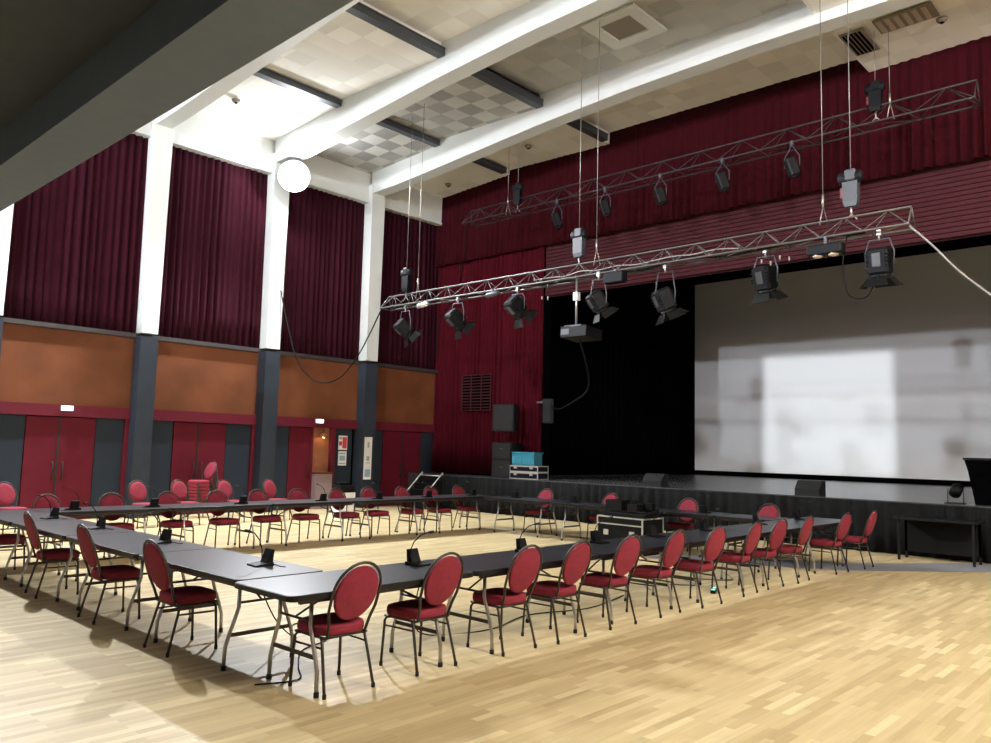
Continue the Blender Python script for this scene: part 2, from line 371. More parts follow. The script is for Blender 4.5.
# ---- proscenium wall and stage house
struct(MB().box(XW-.4, -14.2, YP, YP+.3, 0, 10.4).box(-14.2, 3.2, YP+.02, YP+.3, 7.5, 10.4).box(3.2, XR+.3, YP, YP+.3, 0, 10.4).box(-14.25, 3.2, YP+.0, YP+.06, 0, ZST-.05).build('wall_stage', 'dark'))
sl = MB()
for i in range(15):
    z = 6.12+i*.1
    sl.box(-14.25, 3.2, YP+.0, YP+.12, z, z+.085, Matrix.Translation((0, 0, 0)))
hdr = struct(sl.build('wall_header_slats', 'slat'))
struct(MB().box(-14.25, 3.2, YP+.13, YP+.2, 6.1, 7.6).build('wall_header', 'slat'))
red = curtain('stage_side_curtain', (-18.55, YP-.02), (-14.22, YP-.02), ZST+.04, 8.2, .15, .06, 'velvetd', (0, -1), seed=21)
tag(red, 'crimson velvet curtain hanging to the stage floor in the left stage corner', 'curtain')
def scal(s_): return 0.03*abs(sin(s_*60))
val = curtain('stage_valance', (XW+.04, YP-.17), (XR-.05, YP-.17), 7.5, 10.3, .21, .06, 'velvetv', (0, -1), zbot=scal, seed=33, rows=5, flat=.95)
tag(val, 'long wine-red pleated valance under the ceiling across the stage front', 'valance')
# stage platform
struct(MB().box(XW-.3, XR+.2, 16.1, YP+.3, ZST-.12, ZST).box(XW-.3, XR+.2, YP+.3, 29.0, ZST-.12, ZST).box(XW-.3, XR+.2, 16.1, 16.2, 0, ZST-.12).build('stage_platform', 'stage'))
sk = curtain('stage_skirt', (-17.0, 16.06), (XR-.1, 16.06), 0.01, ZST-.02, .26, .045, 'skirt', (0, -1), seed=5, rows=3)
tag(sk, 'black pleated cloth skirt covering the front of the stage', 'skirt')
struct(MB().box(-17.6, 5.2, 28.6, 28.7, 0, 10.4).build('wall_front', 'black'))
struct(MB().box(-17.6, 5.2, YP+.3, 28.7, 9.6, 9.7).build('ceiling_stage', 'black'))
lg = curtain('stage_wing_curtain', (-15.62, 17.6), (-15.62, 28.2), ZST+.01, 9.55, .3, .04, 'black', (1, 0), seed=8)
tag(lg, 'black drape lining the left side of the stage', 'curtain')
rg = curtain('stage_wing_curtain', (3.5, 28.2), (3.5, 17.6), ZST+.01, 9.55, .3, .04, 'black', (-1, 0), seed=9)
tag(rg, 'black drape lining the right side of the stage', 'curtain')
bd = curtain('stage_border', (-15.5, 26.6), (3.4, 26.6), 8.15, 9.55, .3, .03, 'black', (0, -1), seed=10, rows=2)
tag(bd, 'black border drape above the projection screen', 'curtain')
sc = thing('projection_screen', 'large white projection screen at the back of the stage', 'screen', (-8.4, 28.0, 0))
MB().box(-7.05, 7.05, 0, .01, 1.14, 8.42).build('screen_cloth', 'screen', sc)
MB().box(-7.12, 7.12, -.01, .05, 1.02, 1.14).box(-7.12, 7.12, -.01, .05, 8.42, 8.55).box(-7.12, -7.05, -.01, .05, 1.14, 8.42).box(7.05, 7.12, -.01, .05, 1.14, 8.42).build('screen_border', 'dark', sc)
MB().box(-6.9, -6.8, -.1, .1, .97, 1.03).box(6.8, 6.9, -.1, .1, .97, 1.03).build('foot', 'dark', sc)

# ---- other walls
struct(MB().box(XR, XR+.3, YB, YP, 0, 10.4).build('wall_right', 'wallp'))
struct(MB().box(XW-.4, XR+.3, YB-.3, YB, 0, 10.4).build('wall_back', 'wallp'))
# ---- ceiling: five shallow panels that run along the hall, with steel rails in the steps between them
prof = [(-18.9, 9.74), (-15.52, 9.90), (-15.52, 10.04), (-11.92, 9.95), (-11.92, 10.27), (-5.32, 10.22), (-5.32, 9.86), (-1.5, 9.93), (-1.5, 10.1), (2.2, 10.0), (2.2, 9.9), (5.7, 9.75)]
def ceil(y0, y1, xs, m):
    b = MB()
    P = []
    for (xa, za), (xb, zb) in zip(prof[:-1], prof[1:]):
        if xb <= xs[0]-1e-6 or xa >= xs[1]+1e-6: continue
        P += [(xa, za), (xb, zb)]
    Q = []
    for p in P:
        if not Q or Q[-1] != p: Q.append(p)
    b.prism(Q+[(Q[-1][0], 10.6), (Q[0][0], 10.6)], y0, y1, 'y')
    return struct(b.build('ceiling', m))
ceil(YB, 11.0, (-18.9, 5.7), 'ceil')
ceil(11.0, 14.2, (-18.9, -15.52), 'ceilc'); ceil(11.0, 14.2, (-15.52, -11.92), 'ceilc'); ceil(11.0, 14.2, (-11.92, 5.7), 'ceil')
ceil(14.2, YP+.1, (-18.9, 5.7), 'ceil')
# cross beams, slightly arched
for (a, b) in allp+[(17.6, 17.9)]:
    if a > 17: continue
    top = 10.5
    xs = [-18.3, -17.2, -16, -14, -12, -9.5, -6.6, -3.7, -1.2, 0.8, 2.8, 4.0, 5.4]; zs = [9.14, 9.17, 9.24, 9.38, 9.52, 9.64, 9.68, 9.64, 9.52, 9.38, 9.24, 9.17, 9.14]
    bm_ = MB().prism([(x, z) for x, z in zip(xs, zs)]+[(5.4, top), (-18.3, top)], a, b, 'y')
    struct(bm_.build('ceiling_beam', 'white'))
yb = [(p[1], q[0]) for p, q in zip(allp, allp[1:])]+[(14.47, 16.75)]
for (a, b) in yb:
    if b < 1: continue
    for x, z, zt in ((-15.52, 9.86, 10.0), (-11.92, 9.93, 10.10)):
        struct(MB().box(x-.06, x+.14, a+.02, b-.02, z, zt).box(x+.14, x+.16, a+.02, b-.02, zt-.03, zt).build('ceiling_rail', 'rail'))
# ceiling details
def vent(x, y, z, w_, l_, label, blades=4, light=False):
    v = thing('ceiling_vent', label, 'vent', (x, y, z), 0, 'vents in the hall ceiling')
    MB().box(-w_/2, w_/2, -l_/2, l_/2, -.03, .0).build('vent_frame', 'ventm', v)
    b = MB(); 
    n = blades
    for i in range(n):
        x0 = -w_/2+.04+(w_-.08)*i/n
        b.box(x0, x0+(w_-.08)/n*.55, -l_/2+.04, l_/2-.04, -.04, -.03)
    b.build('vent_blade', 'ventl' if light else 'dark', v)
vent(-8.75, 15.25, 10.20, .5, .35, 'small dark ceiling vent above the stage front, left of the smoke detectors pair', 3)
vent(-5.02, 15.55, 9.84, .45, 1.0, 'dark square ceiling grille beside the step in the ceiling', 5)
vent(-4.1, 15.2, 9.84, 1.0, .55, 'long ceiling vent with tan blades near the top right corner', 6, True)
for i, (x, y, z, lb) in enumerate([(-13.7, 15.75, 9.96, 'above the left hoist of the rear truss'), (-10.3, 15.3, 10.22, 'between the two wires right of the white beam'), (-6.9, 15.2, 10.20, 'left of the dark square ceiling grille'), (-17.3, 16.2, 9.78, 'near the stage corner of the hall'), (-3.62, 15.7, 9.86, 'right of the tan-bladed vent'), (-16.9, 8.9, 9.79, 'near the bright flood light')]):
    s_ = thing('smoke_detector', 'small round ceiling detector '+lb, 'smoke detector', (x, y, z), 0, 'ceiling detectors')
    MB().lathe([(.0, -.07), (.06, -.07), (.09, -.04), (.10, 0)]).build('detector_body', 'ventm', s_)
    MB().lathe([(.0, -.09), (.03, -.09), (.035, -.07), (.0, -.068)]).build('sensor', 'dark', s_)
hw = thing('ceiling_hatch', 'square white-edged ceiling hatch with a dark shaft left of the long white beam', 'hatch', (-8.6, 12.72, 10.235))
MB().box(-.62, .62, -.62, -.36, -.05, 0).box(-.62, .62, .36, .62, -.05, 0).box(-.62, -.36, -.36, .36, -.05, 0).box(.36, .62, -.36, .36, -.05, 0).build('hatch_frame', 'white', hw)
MB().box(-.36, .36, -.36, .36, -.012, -.002).build('shaft', 'ventm', hw)

# ---- balcony above the camera
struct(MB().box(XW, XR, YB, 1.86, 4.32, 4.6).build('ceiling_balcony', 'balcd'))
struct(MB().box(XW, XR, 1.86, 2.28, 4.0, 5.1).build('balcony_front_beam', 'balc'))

# ================================================================ wall lamps
def flood(loc, aim, wallx, label, hood=False):
    f = thing('flood_light_fixture', label, 'flood light', loc, 0, 'wall floodlights')
    q = aimM((0, 0, 0), aim)
    MB().box(-.27, .27, -.22, .22, -.14, -.02, q, .03).build('lamp_housing', 'lampbody', f)
    MB().tube([q @ Vector((0, 0, -.02)), q @ Vector((0, 0, .0))], .40, 24).build('lens', 'flood', f)
    MB().tube([q @ Vector((0, 0, -.06)), q @ Vector((0, 0, -.021))], .41, 24).build('reflector_rim', 'white', f)
    if hood: MB().box(-.10, .42, -.34, .34, .22, .235).box(-.10, .42, -.36, -.34, -.1, .235).box(-.10, .42, .34, .36, -.1, .235).build('hood', 'rail', f)
    dx = wallx-loc[0]
    MB().tube([(dx, 0, -.05), (dx*.5, 0, -.05), q @ Vector((0, 0, -.12))], .025, 6).build('bracket', 'rail', f)
flood((-17.60, 11.0, 8.66), (.75, -.45, -.45), -18.22, 'bright white floodlight at the top of the white pillar between the curtains')
flood((-17.60, 4.55, 8.66), (.8, .2, -.5), -18.22, 'white floodlight at the top of the pillar hidden behind the balcony')
flood((4.6, 11.0, 8.68), (-.8, -.2, -.5), XR-.05, 'warm floodlight on the right side wall nearer the stage')
flood((4.6, 4.55, 8.68), (-.8, .2, -.5), XR-.05, 'warm floodlight on the right side wall nearer the balcony')

# ================================================================ furniture
# ---- chair, facing +y
def make_chair():
    t = thing('oval_back_chair', 'x', 'chair')
    # seat cushion
    rings = []
    for z, k in ((.40, .90), (.405, .97), (.42, 1.0), (.455, 1.0), (.472, .97), (.482, .86), (.486, .5)):
        r_ = []
        for i in range(28):
            a = 2*pi*i/28; c, s_ = cos(a), sin(a); e = .55
            x = .213*k*math.copysign(abs(c)**e, c); y = .20*k*math.copysign(abs(s_)**e, s_)
            x *= 1+.05*(y/.215); r_.append((x, y, z))
        rings.append(r_)
    MB().rings(rings).build('seat', 'cloth', t)
    # oval back pad in a tilted plane
    def bp(u, v, w=0):  # u across, v up along the back, w forward
        return (u, -.205-.155*(v/.47)+w, .47+v)
    b = MB(); R = []
    for w_, k in ((-.016, .93), (-.012, .98), (0, 1.0), (.012, .98), (.022, .9), (.028, .6)):
        R.append([bp(.186*k*cos(2*pi*i/28), .232+.200*k*sin(2*pi*i/28), w_) for i in range(28)])
    b.rings(R); b.build('backrest', 'cloth', t)
    # back frame: legs of the hoop rise from the seat, follow the oval and leave a grip gap on top
    pts = [bp(-.165, -.07)]+[bp(-.178, .03), bp(-.205, .12)]
    for i in range(15):
        a = pi-pi*i/14; pts.append(bp(.208*cos(a), .225+.228*sin(a)**.9 if sin(a) > 0 else .225))
    pts += [bp(.205, .12), bp(.178, .03), bp(.165, -.07)]
    MB().tube(pts, .0115, 6).build('back_frame', 'frame', t)
    MB().tube([(-.195, .165, .392), (.195, .165, .392), (.185, -.175, .392), (-.185, -.175, .392)], .011, 6, closed=True).build('seat_frame', 'frame', t)
    for s_ in (-1, 1):
        l = MB().tube([(s_*.195, .09, .395), (s_*.20, .135, .388), (s_*.205, .158, .36), (s_*.215, .175, .02)], .0115, 6).build('leg', 'frame', t)
        MB().lathe([(.014, 0), (.015, .03), (.012, .035)], s_*.215, .175, 8).build('foot_cap', 'rubber', l)
        l = MB().tube([(s_*.185, -.13, .396), (s_*.188, -.155, .37), (s_*.213, -.245, .02)], .0115, 6).build('leg', 'frame', t)
        MB().lathe([(.014, 0), (.015, .03), (.012, .035)], s_*.213, -.245, 8).build('foot_cap', 'rubber', l)
        MB().tube([(s_*.206, .160, .32), (s_*.192, -.168, .32)], .008, 6).build('side_rail', 'frame', t)
    return t
chair0 = make_chair()
# ---- folding table, length along x from 0 to 1.78, width .78, centred in y
TL = 1.78; TW = .78; TH = .73
def make_table():
    t = thing('folding_table', 'x', 'table')
    def rr(ins, z, r=.06):
        pts = []
        for cx, cy, a0 in ((TL-r-ins, TW/2-r-ins, 0), (r+ins, TW/2-r-ins, 90), (r+ins, -TW/2+r+ins, 180), (TL-r-ins, -TW/2+r+ins, 270)):
            for k in range(4): a = radians(a0+30*k); pts.append((cx+r*cos(a), cy+r*sin(a), z))
        return pts
    MB().rings([rr(.02, TH-.008), rr(.006, TH-.006), rr(.006, TH)], smooth=False).build('tabletop', 'tabletop', t)
    MB().rings([rr(.015, TH-.045), rr(0.0, TH-.04), rr(0, TH-.004), rr(.007, TH-.0015)], smooth=False).build('table_edge', 'tableedge', t)
    for xe, sx in ((.30, 1), (TL-.30, -1)):
        for sy in (-1, 1):
            P = [(xe, sy*.20, TH-.045), (xe, sy*.20, .47), (xe, sy*.215, .42), (xe, sy*.27, .27), (xe, sy*.30, .17), (xe, sy*.305, .02)]
            l = MB().tube(P, .0155, 8).build('leg', 'steel', t)
            MB().lathe([(.019, 0), (.02, .03), (.015, .04)], xe, sy*.305, 8).build('foot_cap', 'rubber', l)
        MB().box(xe-.006, xe+.006, -.27, .27, .245, .275).build('leg_brace', 'frame', t)
        MB().tube([(xe, -.2, .50), (xe, .2, .50)], .01, 6).tube([(xe, -.2, TH-.05), (xe, .2, TH-.05)], .012, 6).build('cross_bar', 'frame', t)
        MB().tube([(xe, 0, .50), (xe+sx*.16, 0, .575), (xe+sx*.44, 0, TH-.05)], .009, 6).build('folding_strut', 'frame', t)
    MB().box(.12, TL-.12, -.33, -.30, TH-.075, TH-.045).box(.12, TL-.12, .30, .33, TH-.075, TH-.045).build('side_rail', 'frame', t)
    return t
table0 = make_table()
# ---- delegate microphone unit, user side towards -y
def make_mic():
    t = thing('conference_microphone', 'x', 'microphone')
    MB().prism([(-.09, 0), (.07, 0), (.07, .03), (-.09, .012)], -.085, .085, 'x').build('base', 'plastic', t)
    MB().prism([(.01, .02), (.075, .02), (.085, .13), (.055, .135)], -.055, .055, 'x').build('speaker_box', 'lampbody', t)
    st = MB().tube([(-.06, .03, .03), (-.065, .03, .12), (-.055, .0, .20), (-.03, -.06, .265), (.0, -.12, .29)], .005, 6).build('gooseneck', 'cable', t)
    MB().tube([(.0, -.12, .29), (.01, -.165, .298)], .011, 8).build('microphone_head', 'rubber', st)
    MB().tube([(.05, .06, .01), (.10, .10, .006), (.16, .09, .004), (.2, .12, .004)], .004, 5).build('lead', 'cable', t)
    return t
mic0 = make_mic()
# ---- chair stack member prototype is the chair itself
index_kids()
used = {'c': False, 't': False, 'm': False}
def place(kind, src, x, y, z, rz, label, group):
    if not used[kind]:
        used[kind] = True; src.location = (x, y, z); src.rotation_euler = (0, 0, rz); src['label'] = label; src['group'] = group; return src
    return dup(src, (x, y, z), rz, label, group)
ORD = ['first', 'second', 'third', 'fourth', 'fifth', 'sixth', 'seventh', 'eighth', 'ninth', 'tenth', 'eleventh', 'twelfth']
R = random.Random(3)
# near right row (faces -x)
ys = [3.60, 4.44, 5.38, 6.07, 6.93, 7.81, 8.67, 9.73, 10.51, 11.32, 12.67, 13.6]
rz_ = [0, .03, .0, .02, -.04, .03, -.04, .05, -.05, .04, -.06, .02]
xs_ = [-4.95, -4.95, -4.90, -4.86, -4.86, -4.85, -4.80, -4.84, -4.84, -4.80, -4.74, -4.66]
for i, (x, y, a) in enumerate(zip(xs_, ys, rz_)):
    lb = 'red oval-backed chair seen from behind, %s along the right table row from the near corner' % ORD[i]
    if i == 11: lb = 'red oval-backed chair standing past the far end of the right table row'
    place('c', chair0, x, y, 0, pi/2+a, lb, 'chairs along the right table row')
# near left row (faces +y)
for i, (x, y, a) in enumerate([(-6.66, 3.33, .14), (-8.22, 3.35, .10), (-9.88, 3.37, .08), (-11.7, 3.36, .10)]):
    place('c', chair0, x, y, 0, a-.14, 'shaded red oval-backed chair, %s from the corner along the front left table row' % ORD[i], 'chairs along the front left table row')
# far row beside the left wall (faces +x)
for i, (y, a) in enumerate([(3.25, .0), (4.2, .1), (5.07, -.05), (5.99, .06), (6.81, -.05), (7.63, .03), (8.43, -.05), (9.31, .05), (10.06, -.08), (10.98, .04), (11.72, -.04), (12.62, .03)]):
    place('c', chair0, -12.50+R.uniform(-.03, .03), y, 0, -pi/2+a, 'red oval-backed chair facing us, %s from the left along the far table row' % ORD[i], 'chairs along the far table row')
# row in front of the stage (faces -y)
for i, (x, a, dsc) in enumerate([(-11.03, .05, 'near the blue case'), (-9.36, -.04, 'left of the black equipment case'), (-7.58, .06, 'right of the black equipment case'), (-6.05, -.05, 'nearest the right table row')]):
    place('c', chair0, x, 13.22, 0, pi+a, 'red oval-backed chair at the table row before the stage, '+dsc, 'chairs along the stage table row')
# spare chairs by the left wall
for i, (y, a) in enumerate([(4.72, .2), (7.11, .1), (8.0, .15), (9.04, .15), (10.2, .25)]):
    place('c', chair0, -16.28, y, 0, -pi/2+a, 'red oval-backed spare chair before the left wall doors, %s from the left' % ORD[i], 'spare chairs by the left wall')
for i in range(6):
    place('c', chair0, -17.75, 9.05-.012*i, .075*i, pi+.15, 'red oval-backed chair in the stack by the left wall, '+['bottom one', 'second from the bottom', 'third from the bottom', 'third from the top', 'second from the top', 'topmost with its full back showing'][i], 'stacked chairs by the left wall')
# tables
for i in range(6):
    place('t', table0, -5.08, 3.07+i*1.785, 0, pi/2, 'dark grey folding table, %s of the right row from the near corner' % ORD[i], 'tables of the right row')
for i in range(4):
    place('t', table0, -5.50-(i+1)*1.785+.005, 3.53, 0, 0, 'dark grey folding table, %s from the corner in the front left row' % ORD[i], 'tables of the front left row')
for i, y in enumerate([3.86, 5.66, 7.46, 9.27, 11.07]):
    place('t', table0, -12.38, y, 0, pi/2, 'dark folding table, %s from the left in the far row by the left wall' % ORD[i], 'tables of the far row')
for i, x in enumerate([-11.88, -10.08, -8.28]):
    place('t', table0, x, 12.80, 0, 0, 'dark folding table, %s from the left in the row before the stage' % ORD[i], 'tables of the stage row')
t4 = place('t', table0, -6.48, 12.80, 0, 0, 'short dark folding table closing the row before the stage at its right end', 'tables of the stage row')
t4.scale = (.54, 1, 1)
# microphones
for i, (x, y, a) in enumerate([(-5.28, 4.72, .1), (-5.27, 6.15, 0), (-5.30, 7.45, .1), (-5.28, 8.6, -.1), (-5.28, 9.9, .1), (-5.28, 11.5, 0), (-5.27, 13.0, .1)]):
    place('m', mic0, x, y, TH, pi/2+a, 'black gooseneck microphone, %s from the near corner on the right table row' % ORD[i], 'microphones on the right table row')
for i, (x, y, a) in enumerate([(-6.05, 3.66, -.1), (-7.95, 3.66, .1), (-9.6, 3.66, 0), (-11.1, 3.66, .1)]):
    place('m', mic0, x, y, TH, a, 'black gooseneck conference microphone, %s from the corner on the front left table row' % ORD[i], 'microphones on the front left table row')
for i, y in enumerate([4.35, 5.5, 7.0, 8.6, 9.9, 11.2, 12.5]):
    place('m', mic0, -12.30, y, TH, -pi/2, 'black conference microphone on the far table row, %s from the left' % ORD[i], 'microphones on the far table row')
for i, x in enumerate([-11.3, -9.75, -8.3, -6.9]):
    place('m', mic0, x, 12.85, TH, pi, 'black gooseneck microphone on the row before the stage, %s from the left' % ORD[i], 'microphones on the stage table row')
tb = thing('side_table', 'black table standing alone against the stage skirt at right', 'table', (-3.87, 15.5, 0))
MB().box(-.67, .67, -.28, .28, .70, .73, bev=.01).build('tabletop', 'tableedge', tb)
MB().box(-.60, .60, .20, .22, .12, .69).build('modesty_panel', 'caseblack', tb)
for sx in (-.58, .58):
    for sy in (-.22, .22): MB().box(sx-.02, sx+.02, sy-.02, sy+.02, 0, .70).build('leg', 'tableedge', tb)

# ================================================================ equipment
def flight_case(name, loc, rz, w_, d_, h_, label, body='caseblack', lid=True, cat='flight case'):
    t = thing(name, label, cat, loc, rz)
    MB().box(-w_/2+.01, w_/2-.01, -d_/2+.01, d_/2-.01, .0, h_-.012).build('case_body', body, t)
    e = .022; b = MB()
    for z in (0, h_-e):
        for y in (-d_/2, d_/2-e): b.box(-w_/2, w_/2, y, y+e, z, z+e)
        for x in (-w_/2, w_/2-e): b.box(x, x+e, -d_/2+e, d_/2-e, z, z+e)
    for x in (-w_/2, w_/2-e):
        for y in (-d_/2, d_/2-e): b.box(x, x+e, y, y+e, e, h_-e)
    if lid: b.box(-w_/2, w_/2, -d_/2-.003, -d_/2+.01, h_*.78, h_*.78+.02)
    b.build('edge_trim', 'casealu', t)
    for sx in (-.28, .28):
        MB().box(sx*w_-.05, sx*w_+.05, -d_/2-.02, -d_/2, h_*.5, h_*.5+.09).build('latch', 'casealu', t)
    return t
# large black case at the inner end of the stage row, with a mixer on top
fc = flight_case('flight_case', (-8.72, 13.55, 0), -0.06, .98, .62, .64, 'large black flight case with aluminium edges standing before the stage')
fc.location = (-7.85, 11.95, 0)
mx = thing('mixing_desk', 'black mixing desk and cables on top of the large flight case', 'mixing desk', (-7.85, 11.95, .64), -.06)
MB().prism([(-.22, 0), (.22, 0), (.22, .14), (-.22, .05)], -.5, .45, 'x').box(-.45, -.1, -.12, .12, .1, .27).box(.05, .25, -.15, .15, .1, .22).build('desk_body', 'plastic', mx)
b = MB()
for i in range(12): b.box(-.44+i*.07, -.425+i*.07, -.15, -.02, .08, .10)
b.build('fader', 'lampside', mx)
MB().box(.28, .42, .05, .16, .13, .24).build('meter', 'lampbody', mx)
sc_ = flight_case('rack_case', (-14.04, 16.45, ZST), 0, 1.0, .45, .19, 'aluminium-edged rack case on the stage corner, lower of two', body='lampbody')
sc2 = flight_case('rack_case', (-14.04, 16.45, ZST+.19), 0, 1.0, .45, .17, 'aluminium-edged rack case on the stage corner, upper of two', body='lampbody')
bc = thing('blue_crate', 'turquoise blue plastic crate on the two rack cases at the stage corner', 'crate', (-14.12, 16.45, ZST+.36))
MB().box(-.40, .40, -.18, .18, 0, .34, bev=.015).build('crate_body', 'teal', bc)
MB().box(-.42, .42, -.2, .2, .33, .36).build('rim', 'teal', bc)
MB().box(-.37, -.02, -.19, -.175, .05, .28).box(.04, .37, -.19, -.175, .05, .28).build('side_panel', 'teal', bc)
def speaker(name, loc, rz, w_, d_, h_, label, drivers, wedge=False, group=None):
    t = thing(name, label, 'loudspeaker', loc, rz, group)
    if wedge: MB().prism([(-d_/2, 0), (d_/2, 0), (d_/2, h_), (-d_*.05, h_), (-d_/2, h_*.45)], -w_/2, w_/2, 'x').build('cabinet', 'grille', t)
    else: MB().prism([(-w_/2, -d_/2), (w_/2, -d_/2), (w_/2*.85, d_/2), (-w_/2*.85, d_/2)], 0, h_, 'z').build('cabinet', 'plastic', t)
    if not wedge: MB().box(-w_/2+.03, w_/2-.03, -d_/2-.015, -d_/2, .03, h_-.03).build('front_grille', 'grille', t)
    for z in drivers:
        MB().box(-.05, .05, -d_/2-.02, -d_/2-.012, z, z+.025).build('badge_plate', 'lampside', t)
    return t
speaker('subwoofer', (-14.86, 16.5, ZST), .1, .66, .6, .50, 'black subwoofer on the stage corner, lower of two', (.28,), group='subwoofers on the stage corner')
speaker('subwoofer', (-14.86, 16.5, ZST+.50), .1, .66, .6, .47, 'black subwoofer on the stage corner, upper of two', (.28,), group='subwoofers on the stage corner')
hs = speaker('hanging_loudspeaker', (-14.76, 16.3, 2.24), .35, .62, .5, .74, 'black loudspeaker raised on a pole above the subwoofers', ())
MB().tube([(0, 0, -.31), (0, 0, 0)], .02, 8).build('pole', 'plastic', hs)
hs2 = speaker('wing_loudspeaker', (-13.85, 17.0, 2.5), .3, .26, .2, .66, 'small dark loudspeaker hung beside the edge of the stage opening', ())
MB().box(-.38, -.03, .04, .08, .55, .6).build('bracket', 'rail', hs2)
speaker('stage_monitor', (-6.42, 16.35, ZST), 0, .50, .34, .30, 'black wedge stage monitor at the middle of the stage edge', (), True, 'stage monitors')
speaker('stage_monitor', (-10.05, 16.35, ZST), 0, .50, .34, .30, 'black wedge stage monitor at the left of the stage edge', (), True, 'stage monitors')
# covered cart at the right of the stage
ct = thing('covered_lectern', 'black cloth-covered stand with flared top at the right end of the stage', 'stand', (-3.1, 16.7, ZST))
MB().rings([[(x*k, y*k2, z) for x, y in ((-.5, -.3), (.5, -.3), (.5, .3), (-.5, .3))] for z, k, k2 in ((0, .8, .8), (.6, .98, .98), (.80, 1.08, 1.05))], smooth=False).build('cover', 'black', ct)
MB().box(-.56, .56, -.33, .33, .80, .84).build('top', 'plastic', ct)
fs_ = thing('floor_spotlight', 'small black spotlight on the stage floor beside the covered stand', 'spotlight', (-3.82, 16.45, ZST))
MB().box(-.15, .15, -.12, .12, 0, .02).build('base_plate', 'plastic', fs_)
MB().tube([(0, -.02, .18), (.02, .16, .30)], .10, 12).build('lamp_body', 'lampbody', fs_)
MB().tube([(-.13, .05, .02), (-.13, .05, .26), (-.10, .05, .26)], .01, 6).tube([(.13, .05, .02), (.13, .05, .26), (.1, .05, .26)], .01, 6).build('yoke', 'rail', fs_)
# steps up to the stage at the left corner
st = thing('stage_steps', 'black steps with two pale handrails rising to the left stage corner', 'stairs', (-17.45, 15.35, 0))
b = MB()
for i in range(5): b.box(-.45, .45, i*.14, .70, i*.175, (i+1)*.175)
b.build('steps', 'skirt', st)
MB().box(-.5, .5, .70, .74, 0, .95).build('back_panel', 'skirt', st)
for x in (-.44, .44): MB().tube([(x, .0, .17), (x, .0, .35), (x, .72, 1.02), (x, .72, .9)], .018, 6).build('handrail', 'paper', st)
MB().tube([(-.44, .60, .93), (.44, .60, .93)], .014, 6).build('cross_rail', 'paper', st)
# white cabinet with black device behind the far row
wc = thing('white_cabinet', 'white low cabinet behind the far table row near the open doorway', 'cabinet', (-15.9, 11.75, 0))
MB().box(-.2, .2, -.2, .2, 0, .62).build('cabinet_body', 'paper', wc)
MB().box(.2, .21, -.18, .18, .04, .60).build('door', 'paper', wc)
pr_ = thing('black_printer', 'black office device standing on the white cabinet', 'printer', (-15.9, 11.75, .62))
MB().box(-.18, .18, -.22, .2, 0, .16, bev=.01).build('printer_body', 'plastic', pr_)
MB().box(-.1, .1, -.2, .1, .16, .24).build('paper_tray', 'plastic', pr_)
# grille over the crimson curtain
gr = thing('wall_grille', 'square maroon slatted grille set in the crimson stage curtain', 'grille', (-16.65, YP-.22, 2.88))
MB().box(-.62, .62, 0, .03, 0, .03).box(-.62, .62, 0, .03, 1.06, 1.09).box(-.62, -.59, 0, .03, .03, 1.06).box(.59, .62, 0, .03, .03, 1.06).box(-.22, -.20, 0, .03, .03, 1.06).box(.2, .22, 0, .03, .03, 1.06).build('grille_frame', 'slat', gr)
b = MB()
for i in range(11): b.box(-.6, .6, .01, .025, .08+i*.09, .11+i*.09)
b.build('slat', 'slat', gr)
MB().box(-.6, .6, .03, .04, .02, 1.07).build('backing', 'dark', gr)
# posters and signs
def poster(loc, w_, h_, label, marks, x_out=.012):
    p = thing('poster', label, 'poster', loc)
    MB().box(0, .006, -w_/2, w_/2, 0, h_).build('sheet', 'paper', p)
    for (y0, y1, z0, z1, mm) in marks:
        MB().box(.006, .008, -w_/2+y0*w_, -w_/2+y1*w_, z0*h_, z1*h_).build('print', mm, p)
poster((XW+.002, 13.64, 1.62), .30, .40, 'small white poster with a red picture on the grey panel beside the doorway', [(.45, .95, .1, .9, 'inkr'), (.05, .4, .75, .9, 'inkg'), (.05, .4, .3, .6, 'inkr')])
poster((XW+.002, 13.64, 1.18), .28, .40, 'small white notice sheet below the red poster beside the doorway', [(.1, .9, .8, .9, 'inkg'), (.15, .85, .35, .7, 'inkb'), (.1, .9, .1, .18, 'inkg')])
poster((XW+.42, 14.22, .80), .27, 1.2, 'tall narrow white poster strip on the blue-grey pillar near the stage', [(.15, .85, .06, .24, 'inkb'), (.2, .8, .38, .40, 'inkg'), (.3, .7, .44, .55, 'inkg'), (.4, .65, .75, .88, 'inkg')])
for y, lb in ((6.26, 'first double door'), (12.74, 'open doorway')):
    e = thing('exit_sign', 'small glowing white exit light over the %s on the left wall' % lb, 'exit sign', (XW+.10, y, 2.36), 0, 'exit lights on the left wall')
    MB().box(0, .05, -.12, .12, -.02, .09).build('sign_housing', 'paper', e)
    MB().box(.05, .056, -.11, .11, -.01, .08).build('sign_face', 'exitl', e)

